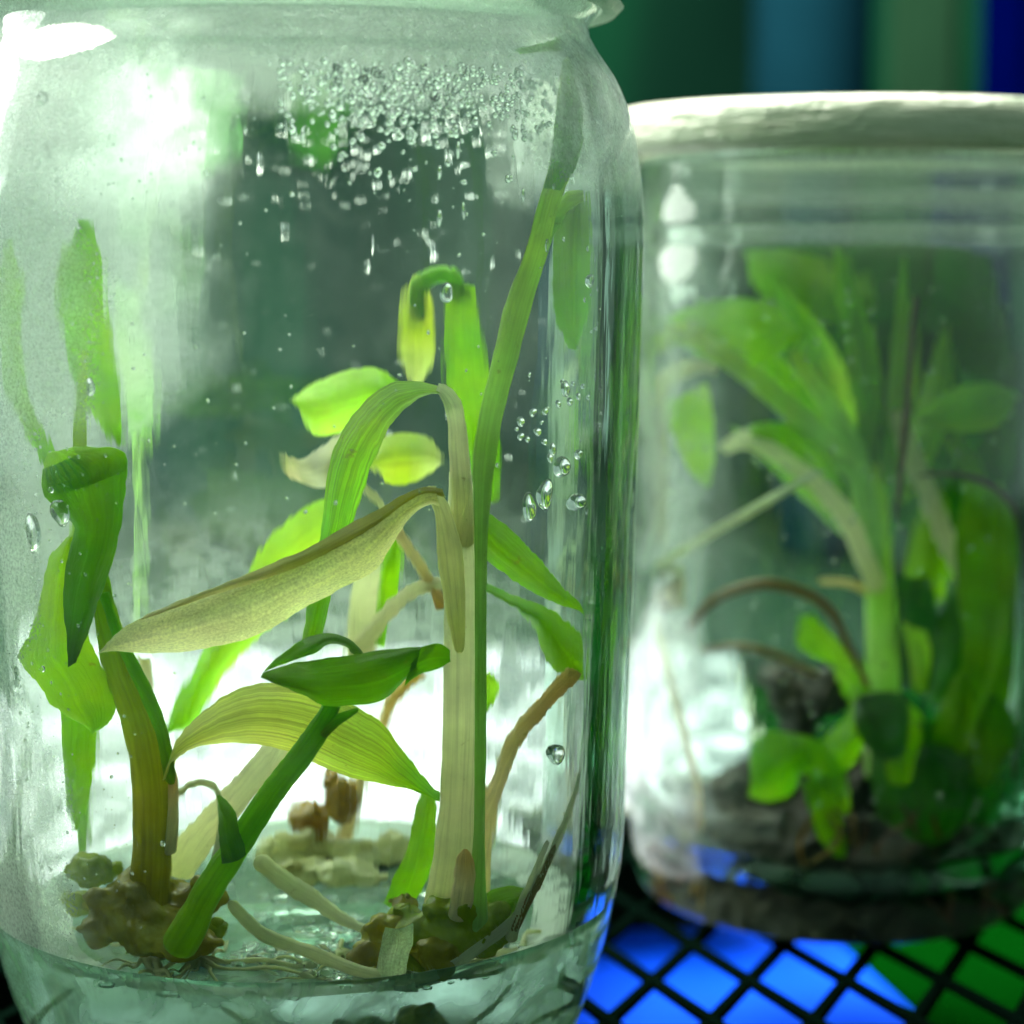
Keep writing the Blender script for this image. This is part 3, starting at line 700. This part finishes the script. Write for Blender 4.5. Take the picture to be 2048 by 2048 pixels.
lump('callus', [(560, 1700, 24.2, 46, 34), (640, 1680, 24.4, 50, 32), (720, 1700, 24.2, 46, 30), (790, 1690, 24.3, 40, 34), (600, 1740, 23.8, 60, 30), (700, 1750, 23.6, 60, 32)], M['callus_w'], P, amp=.25)
lump('callus', [(684, 1596, 24.2, 30, 44), (620, 1640, 24.4, 36, 44), (668, 1560, 24.3, 20, 30)], M['callus_a'], P, amp=.2, label='amber lump')
lump('callus', [(640, 1730, 24.6, 60, 30), (760, 1730, 24.5, 50, 30)], M['callus_d'], P, amp=.3, label='dark lump under the pale ones')
tube('stem', [(690, 1690, 14), (720, 1560, 14), (760, 1450, 15), (800, 1380, 14), (850, 1340, 12)], 24.4, M['stem_tan'], P, 10)
tube('root', [(980, 1740, 5), (1005, 1640, 5), (1020, 1560, 5), (1010, 1500, 4)], 24.6, M['root'], P, 6)
# 4. far-left blurred leaves
P = empty('plantlet', at(120, 1700, 23.4), 'tall blurred plantlet behind the fogged left wall of the front jar', 'plantlet')
leaf('leaf', [(10, 480), (-20, 560), (-10, 680), (10, 790), (50, 860), (90, 925)], [(20, 480), (50, 560), (50, 680), (60, 790), (92, 860), (122, 935)], 21.9, M['blade'], P, .1)
leaf('leaf', [(150, 440), (100, 520), (90, 600), (110, 700), (150, 800), (220, 890)], [(160, 440), (196, 520), (200, 600), (214, 700), (228, 800), (230, 890)], 24.0, M['green'], P, .15)
tube('stem', [(150, 1700, 16), (150, 1500, 14), (140, 1200, 12), (150, 900, 12), (160, 700, 10)], 23.4, M['stem_green'], P, 10, 40)
# submerged roots
P = empty('root_strands', (LX, 20.6, 1.0), 'pale root strands sunk in the gel of the front jar', 'roots')
for k, pts in enumerate([[(100, 2048, 6), (150, 1990, 7), (220, 1930, 5)], [(560, 2040, 6), (520, 1990, 6), (470, 1950, 5)], [(700, 2048, 7), (620, 2010, 6), (560, 1985, 6)],
                         [(1000, 2030, 5), (1080, 1980, 4), (1150, 1930, 3)], [(1050, 2010, 4), (1110, 1950, 4), (1165, 1920, 3)], [(810, 1985, 6), (870, 2005, 6), (930, 1975, 6), (970, 1930, 5)]]):
    tube('root', pts, 21.3, M['root'], P, 8, 16, rough=.1)
lump('callus', [(720, 2020, 20.8, 60, 30), (810, 2010, 20.8, 50, 34), (860, 2040, 20.8, 50, 30)], M['callus'], P)

# --------------------------------------------------------------- plants, right jar
P = empty('plantlet', at(1760, 1640, 29.4), 'leafy plantlet in the right jar with pale stalks fanning from one crown', 'plantlet')
Y = 29.0
tube('stem', [(1770, 1560, 42), (1766, 1430, 34), (1764, 1300, 32), (1756, 1138, 30), (1738, 1000, 36), (1728, 930, 34)], Y, M['stem_green'], P, 16)
tube('stem', [(1752, 1160, 22), (1724, 973, 24), (1662, 890, 24), (1579, 815, 22), (1496, 745, 20), (1422, 691, 20), (1372, 664, 20), (1320, 700, 14)], Y-.3, M['stem_green'], P, 12, 50)
tube('stem', [(1735, 960, 22), (1683, 848, 20), (1621, 757, 16), (1588, 703, 12)], Y-.1, M['stem_green'], P)
tube('stem', [(1738, 940, 20), (1728, 800, 18), (1716, 700, 16), (1706, 620, 12)], Y, M['green'], P)
tube('stem', [(1758, 1180, 22), (1700, 1050, 20), (1655, 985, 20), (1590, 930, 18), (1500, 878, 20), (1450, 900, 12)], Y-.4, M['stem_pale'], P, 12, 40)
leaf('leaf', [(1500, 850), (1540, 842), (1590, 850), (1640, 880), (1680, 960)], [(1500, 880), (1560, 905), (1610, 945), (1660, 990), (1700, 1040)], Y-.3, M['green'], P, .2)
leaf('leaf', [(1355, 800), (1360, 860), (1385, 930), (1410, 968)], [(1420, 765), (1432, 830), (1436, 900), (1428, 968)], Y-.6, M['lime'], P, .15)
tube('stem', [(1300, 1100, 12), (1306, 972, 15), (1312, 848, 16), (1343, 765, 17), (1400, 732, 15), (1440, 740, 10)], Y-.6, M['stem_pale'], P, 12, 30)
leaf('leaf', [(1330, 640), (1420, 600), (1520, 600), (1600, 650)], [(1370, 690), (1440, 730), (1540, 720), (1600, 680)], Y, M['green'], P, .3, label='broad green leaf at the upper left')
leaf('leaf', [(1828, 828), (1880, 786), (1930, 768), (1985, 766), (2026, 790)], [(1835, 838), (1880, 858), (1930, 862), (1990, 848), (2028, 796)], Y-.8, M['green'], P, .2, label='oval green leaf held out to the right')
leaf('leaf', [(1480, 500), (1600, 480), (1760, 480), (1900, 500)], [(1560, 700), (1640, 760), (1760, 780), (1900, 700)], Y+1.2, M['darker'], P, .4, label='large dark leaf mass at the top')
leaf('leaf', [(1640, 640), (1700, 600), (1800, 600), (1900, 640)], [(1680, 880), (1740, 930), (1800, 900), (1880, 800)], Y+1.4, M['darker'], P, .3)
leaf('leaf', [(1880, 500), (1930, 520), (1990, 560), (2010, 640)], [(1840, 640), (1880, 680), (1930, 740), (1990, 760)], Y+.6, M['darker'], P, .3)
leaf('leaf', [(1480, 530), (1560, 520), (1680, 560), (1740, 560)], [(1520, 600), (1600, 640), (1680, 640), (1750, 620)], Y+.8, M['green'], P, .2)
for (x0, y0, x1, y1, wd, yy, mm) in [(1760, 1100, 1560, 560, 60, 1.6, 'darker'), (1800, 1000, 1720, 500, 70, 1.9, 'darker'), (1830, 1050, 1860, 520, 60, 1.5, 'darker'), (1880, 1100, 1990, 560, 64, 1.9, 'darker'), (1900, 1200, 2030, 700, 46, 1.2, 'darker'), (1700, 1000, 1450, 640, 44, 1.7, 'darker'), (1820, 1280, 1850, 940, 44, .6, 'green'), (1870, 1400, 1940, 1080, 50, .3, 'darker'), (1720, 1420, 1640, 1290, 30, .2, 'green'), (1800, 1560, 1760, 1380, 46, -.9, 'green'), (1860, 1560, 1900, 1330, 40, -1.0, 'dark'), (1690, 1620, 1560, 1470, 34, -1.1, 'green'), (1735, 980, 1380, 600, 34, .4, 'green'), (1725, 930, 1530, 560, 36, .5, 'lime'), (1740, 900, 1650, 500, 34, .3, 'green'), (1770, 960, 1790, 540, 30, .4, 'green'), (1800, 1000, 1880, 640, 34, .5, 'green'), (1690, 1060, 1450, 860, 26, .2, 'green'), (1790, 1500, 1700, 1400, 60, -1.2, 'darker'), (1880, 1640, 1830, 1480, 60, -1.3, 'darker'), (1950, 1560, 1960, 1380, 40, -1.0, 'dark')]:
    dx, dy = x1-x0, y1-y0; L = math.hypot(dx, dy); nx, ny = -dy/L, dx/L
    Aa, Bb = [], []
    for q in range(7):
        u = q/6; ww = wd*(.25+.75*math.sin(math.pi*min(1, u*.9+.1)))*(1 if u < .95 else .1); bx = 26*math.sin(u*2.6)
        Aa.append((x0+dx*u+nx*(bx-ww), y0+dy*u+ny*(bx-ww))); Bb.append((x0+dx*u+nx*(bx+ww), y0+dy*u+ny*(bx+ww)))
    leaf('leaf', Aa, Bb, Y+yy, M[mm], P, .25, n=20)
tube('stem', [(1790, 820, 16), (1815, 890, 20), (1860, 1000, 20), (1910, 1117, 20), (1940, 1180, 16)], Y+.2, M['stem_pale'], P)
leaf('leaf', [(1880, 870), (1930, 960), (1960, 1060)], [(1920, 860), (1980, 960), (2000, 1060)], Y+.8, M['dark'], P, .1, n=12)
leaf('leaf', [(1930, 970), (1910, 1060), (1914, 1180), (1925, 1290), (1900, 1400)], [(2000, 960), (2030, 1060), (2034, 1180), (2020, 1300), (1980, 1420)], Y-.4, M['dark'], P, .3, label='broad upright dark leaf at the right edge')
leaf('leaf', [(1990, 1200), (1975, 1300), (1950, 1400), (1905, 1480)], [(2020, 1180), (2020, 1300), (2000, 1420), (1960, 1520)], Y-.8, M['green'], P, .1, n=16)
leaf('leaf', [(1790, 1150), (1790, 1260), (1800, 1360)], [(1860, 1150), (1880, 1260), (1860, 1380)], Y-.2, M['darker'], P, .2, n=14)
leaf('leaf', [(1800, 1240), (1815, 1300), (1830, 1380)], [(1850, 1260), (1860, 1320), (1850, 1380)], Y-.6, M['lime'], P, .15, n=12)
leaf('leaf', [(1600, 1225), (1594, 1260), (1600, 1295), (1650, 1320)], [(1625, 1222), (1660, 1260), (1700, 1310), (1735, 1350)], Y-.7, M['green'], P, .15, n=14)
leaf('leaf', [(1505, 1520), (1512, 1480), (1545, 1458), (1590, 1465)], [(1500, 1590), (1540, 1600), (1590, 1580), (1620, 1500)], Y-1.2, M['dark'], P, .3, n=16)
leaf('leaf', [(1610, 1560), (1620, 1620), (1640, 1690), (1665, 1730)], [(1660, 1540), (1680, 1620), (1690, 1690), (1690, 1730)], Y-1.3, M['dark'], P, .15, n=14)
leaf('leaf', [(1700, 1360), (1690, 1430), (1640, 1480), (1600, 1520)], [(1740, 1370), (1745, 1450), (1700, 1530), (1650, 1560)], Y-1, M['green'], P, .15, n=14)
leaf('leaf', [(1760, 1430), (1740, 1540), (1760, 1660), (1790, 1740)], [(1900, 1420), (1940, 1540), (1930, 1660), (1870, 1740)], Y-.6, M['darker'], P, .4, label='big dark green leaf low in the jar')
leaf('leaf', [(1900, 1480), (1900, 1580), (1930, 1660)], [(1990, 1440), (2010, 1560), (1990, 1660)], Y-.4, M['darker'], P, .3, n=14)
tube('root', [(1296, 1158, 12), (1380, 1100, 10), (1496, 1027, 10), (1560, 988, 9), (1640, 940, 6)], Y-1.2, M['root'], P, 10, label='straight white root crossing to the left wall')
tube('root', [(1296, 1158, 14), (1330, 1250, 10), (1360, 1370, 8), (1385, 1472, 7), (1405, 1560, 7), (1414, 1680, 7)], Y-1.2, M['stem_tan'], P, 8)
tube('root', [(1385, 1262, 8), (1434, 1200, 11), (1517, 1167, 12), (1600, 1180, 12), (1662, 1221, 10), (1703, 1304, 8), (1740, 1380, 7)], Y-.8, M['root_brown'], P, 8, 40)
tube('root', [(1640, 1160, 7), (1700, 1165, 8), (1745, 1190, 7)], Y, M['stem_tan'], P, 8)
tube('root', [(1400, 1300, 6), (1480, 1290, 9), (1560, 1310, 9), (1640, 1350, 8)], Y-.2, M['root_brown'], P, 8)
tube('root', [(1828, 590, 5), (1818, 700, 6), (1808, 850, 7), (1796, 960, 6), (1790, 1040, 4)], Y-1.6, M['root_dark'], P, 8, 30, label='thin dark brown root hanging down')
tube('root', [(1830, 950, 4), (1900, 946, 5), (1960, 962, 6), (2010, 1010, 6), (2030, 1100, 7), (2040, 1240, 9), (2030, 1420, 9), (2010, 1560, 9)], Y-1.2, M['root_dark'], P, 8, 40)
tube('root', [(1280, 1600, 9), (1310, 1650, 10), (1345, 1720, 12), (1400, 1790, 12)], Y-1.4, M['root_brown'], P, 8)
lump('callus', [(1430, 1720, 28.6, 120, 70), (1560, 1740, 28.2, 130, 90), (1720, 1740, 28.6, 170, 100), (1540, 1600, 29.9, 110, 80), (1760, 1580, 29.9, 140, 90), (1920, 1600, 29.9, 90, 90), (1500, 1680, 29.6, 130, 90), (1680, 1640, 29.6, 140, 90), (1850, 1640, 29.6, 130, 100), (1880, 1730, 29.0, 120, 90), (1960, 1780, 29.4, 70, 60), (1380, 1780, 28.0, 60, 40), (1600, 1800, 27.9, 180, 50), (1780, 1810, 28, 160, 50)], M['callus_d'], P, amp=.28, freq=2.2)
lump('callus', [(1610, 1400, 29.8, 76, 66), (1560, 1360, 29.9, 40, 30)], M['callus_d'], P, amp=.25, label='black clump behind the crown')
for k in range(26):
    x0 = random.uniform(1330, 1960); y0 = random.uniform(1600, 1780); l = random.uniform(60, 150); a = random.uniform(-.5, .5)+math.pi/2
    tube('root', [(x0, y0, 4), (x0+random.uniform(-30, 30), y0+l*.5, 5), (x0+math.cos(a)*l, min(1850, y0+l), 4)], 27.4+random.uniform(-.1, .4), M['root_dark' if k % 3 else 'root_brown'], P, 6, 10)

# --------------------------------------------------------------- condensation drops
def cap(V, Fc, c, nrm, r, h, asp=1.0, seg=10, rings=4):
    up = Vector((0, 0, 1)); s = nrm.cross(up).normalized(); up = s.cross(nrm).normalized()
    k = len(V)
    V.append(c+nrm*h)
    ph = random.random()*6
    for q in range(1, rings+1):
        u = q/rings; rr = r*math.sin(u*math.pi/2); hh = h*math.cos(u*math.pi/2)
        for j in range(seg):
            a = 2*math.pi*j/seg; w_ = 1+.14*math.sin(2*a+ph)+.08*math.sin(3*a+ph*2)
            V.append(c+s*rr*math.cos(a)*w_+up*rr*math.sin(a)*asp*w_+nrm*hh)
    for j in range(seg): Fc.append((k, k+1+j, k+1+(j+1) % seg))
    for q in range(rings-1):
        for j in range(seg):
            a = k+1+q*seg
            Fc.append((a+j, a+seg+j, a+seg+(j+1) % seg, a+(j+1) % seg))
    Fc.append(tuple(k+1+(rings-1)*seg+j for j in range(seg))[::-1])
def wall_pt(px, py, cx, cy, prof, front=True, eps=.004):
    """where the sight line through a pixel meets the inner wall"""
    o = Vector((0, 0, EYE)); d = (at(px, py, 20)-o)
    r = 3.1
    for _ in range(6):
        A = d.x**2+d.y**2; B = 2*((o.x-cx)*d.x+(o.y-cy)*d.y); C = (o.x-cx)**2+(o.y-cy)**2-r*r
        D = B*B-4*A*C
        if D < 0: return None
        t = (-B-math.sqrt(D))/(2*A) if front else (-B+math.sqrt(D))/(2*A)
        p = o+d*t
        if p.z < .8 or p.z > prof[-1][1]-.02: return None
        r = rad_at(prof, p.z)-eps
    n = Vector((cx-p.x, cy-p.y, 0)).normalized()
    return p, n
def drops(name, specs, cx, cy, prof, label, seg=8, rings=3):
    V, Fc = [], []
    for (px, py, rp, asp, fr) in specs:
        w_ = wall_pt(px, py, cx, cy, prof, fr)
        if not w_: continue
        p, n = w_; r = rp*p.y/F
        cap(V, Fc, p, n, r, r*.55, asp, seg, rings)
    o = mk(name, V, Fc, M['water'], None, origin=(cx, cy, 6), fix=True)
    return tag(o, label, 'water drops', kind='stuff')
S = []
for _ in range(900):           # the dense beads under the neck
    x = random.gauss(820, 170); y = random.uniform(130, 150)+abs(random.gauss(0, 70))
    if 560 < x < 1080: S.append((x, y+abs(x-600)*.04, random.uniform(3, 9), random.uniform(.6, 1.2), random.random() < .75))
for _ in range(520):
    S.append((random.uniform(-60, 1190), 140+900*random.random()**1.6, 1.2+3.4*random.random()**2.5, random.uniform(.8, 1.6), random.random() < .5))
for _ in range(900):
    x = random.gauss(60, 110); S.append((x, random.uniform(300, 1850), 1.2+3*random.random()**3, 1, True))
for _ in range(500):
    S.append((random.gauss(1190, 22), random.uniform(350, 1300), random.uniform(1.5, 4.5), random.uniform(1, 2.4), True))
for _ in range(24):
    x = random.uniform(380, 1100); y = random.uniform(180, 560); S.append((x, y, random.uniform(3, 6), random.uniform(2.2, 4.5), random.random() < .5))
for _ in range(80):
    S.append((random.gauss(780, 200), random.uniform(140, 420), random.uniform(5, 11), random.uniform(.4, .8), False))
drops('condensation_beads', S, LX, LY, inL, 'tiny condensation beads on the inside wall of the front jar')
S = []
for _ in range(200): S.append((random.uniform(1290, 2030), random.uniform(560, 1700), random.uniform(1.5, 4.5), 1, True))
drops('condensation_beads', S, RX, RY, inR, 'few bright condensation beads on the inside wall of the right jar')
big = [(1092, 930, 20, 1.2, 'clear drop, upper right one of the two fused drops below the bead arc'), (1062, 985, 22, 1.3, 'clear drop, biggest of the drops hanging below the bead arc'), (1034, 1010, 18, 1.5, 'grey drop, lowest left of the drops below the bead arc'), (1118, 1000, 24, .8, 'wide flat drop right of the drops below the bead arc'),
       (148, 1020, 22, 1.3, 'round drop resting against the edge of the curled dark green leaf'), (100, 1060, 20, 1.9, 'tall drop in the fog just left of the curled leaf'), (70, 1350, 13, 2.4, 'long green tinted drop low on the left, beside the yellow green blade'), (20, 620, 13, 2.0, 'tall drop at the far left edge of the fogged wall'),
       (116, 212, 14, 1, 'round drop high on the left shoulder of the front jar'), (203, 772, 11, 1.6, 'drop in front of the blurred leaf strip on the left'), (1080, 1500, 24, .9, 'big drop beside the tan stalk over the white glow'), (880, 585, 15, 1.2, 'drop in front of the two upright blurred leaves'),
       (1188, 765, 8, 1.7, 'small stretched drop near the right edge above the leaf'), (1140, 560, 10, 1.4, 'drop on the olive hanging leaf')]
arc = [(1120, 905, 11, 1), (1048, 860, 9, 1), (1030, 875, 7, 1), (1040, 822, 9, 1), (1062, 820, 9, .8), (1085, 805, 8, 1), (1105, 800, 9, .9), (1098, 775, 13, 1.2), (1120, 790, 7, 1.2), (1018, 840, 10, 1), (1060, 880, 8, 1), (1075, 895, 9, 1.4), (1070, 912, 8, 1.2), (1018, 870, 8, 1),
       (132, 975, 7, 1), (28, 580, 8, 1.6), (120, 1330, 6, 1), (60, 1500, 5, 1), (78, 1558, 6, 1), (340, 1678, 6, 1), (1010, 855, 5, 1), (1055, 842, 5, 1), (1128, 770, 6, 1), (1092, 760, 6, 1), (1110, 765, 6, 1), (1136, 792, 5, 1)]
drops('bead_arc', [q+(True,) for q in arc], LX, LY, inL, 'curved string of clear beads on the right part of the front jar wall', 16, 5)
for (px, py, rp, asp, lab) in big:
    w_ = wall_pt(px, py, LX, LY, inL, True)
    if not w_: continue
    p, n = w_; V, Fc = [], []; r = rp*p.y/F
    cap(V, Fc, p, n, r, r*.6, asp, 18, 6)
    tag(mk('water_drop', V, Fc, M['water'], None, origin=p, fix=True), lab, 'water drop', 'large drops on the wall of the front jar')

# clear bits added to make the gel surface sparkle, and fine roots
V, Fc = [], []
for _ in range(260):
    a = random.uniform(0, 6.28); rr = 2.9*math.sqrt(random.random())
    px_, py_ = LX+rr*math.cos(a), LY+rr*math.sin(a)
    if _ % 2: px_ = LX+random.gauss(.6, .9); py_ = LY-1.6+random.gauss(0, .5)
    if math.hypot(px_-LX, py_-LY) > 2.85: continue
    bm = bmesh.new(); bmesh.ops.create_icosphere(bm, subdivisions=1, radius=1)
    q = random.uniform(.02, .085); k = len(V); off = random.random()*30
    for v in bm.verts:
        m_ = 1+.5*noise.noise(v.co*1.7+Vector((off, 0, 0))); V.append(Vector((px_+v.co.x*q*m_*1.5, py_+v.co.y*q*m_, ZG+.004+q*.35+v.co.z*q*m_*.6)))
    bm.verts.index_update(); Fc += [tuple(v.index+k for v in f.verts) for f in bm.faces]; bm.free()
tag(mk('sparkle_bits', V, Fc, M['gel_clear'], None, origin=(LX, LY, ZG), smooth=True, fix=True), 'clear bits added for sparkle on the gel surface of the front jar', 'sparkle bits', kind='stuff')
P = empty('fine_roots', (LX, LY-1.5, ZG), 'tangle of fine pale roots lying on the gel of the front jar', 'roots')
for k in range(64):
    cx_, cy_ = random.choice([(300, 1850), (400, 1860), (880, 1880), (880, 1880), (960, 1860), (680, 1800)])
    a = random.uniform(0, 6.28); L_ = random.uniform(80, 300); pts = []
    p0 = at(cx_, cy_, 20.9); ang = a; px_, py_ = p0.x, p0.y
    z_ = ZG+.03; row = []
    for q in range(6):
        row.append((px_, py_)); ang += random.uniform(-.5, .5); px_ += math.cos(ang)*L_/6*.006; py_ += math.sin(ang)*L_/6*.006
    row = [(x, y) for x, y in row if math.hypot(x-LX, y-LY) < 2.75]
    if len(row) < 3: continue
    c_ = catmull(row, 18); Vt, Ft = [], []; rad = random.uniform(.012, .05)
    for i_, (x, y) in enumerate(c_):
        j_ = min(i_+1, 17); h_ = max(j_-1, 0); t_ = Vector((c_[j_][0]-c_[h_][0], c_[j_][1]-c_[h_][1], 0)).normalized(); sd_ = Vector((-t_.y, t_.x, 0))
        for m_ in range(6):
            b_ = m_*math.pi/3; rr = rad*(1-.6*i_/17); Vt.append(Vector((x, y, z_+.03*math.sin(i_*.6+k)))+sd_*rr*math.cos(b_)+Vector((0, 0, rr*math.sin(b_))))
    for i_ in range(17):
        for m_ in range(6): Ft.append((i_*6+m_, i_*6+(m_+1) % 6, i_*6+6+(m_+1) % 6, i_*6+6+m_))
    mk('root', Vt, Ft, M['root'], P)
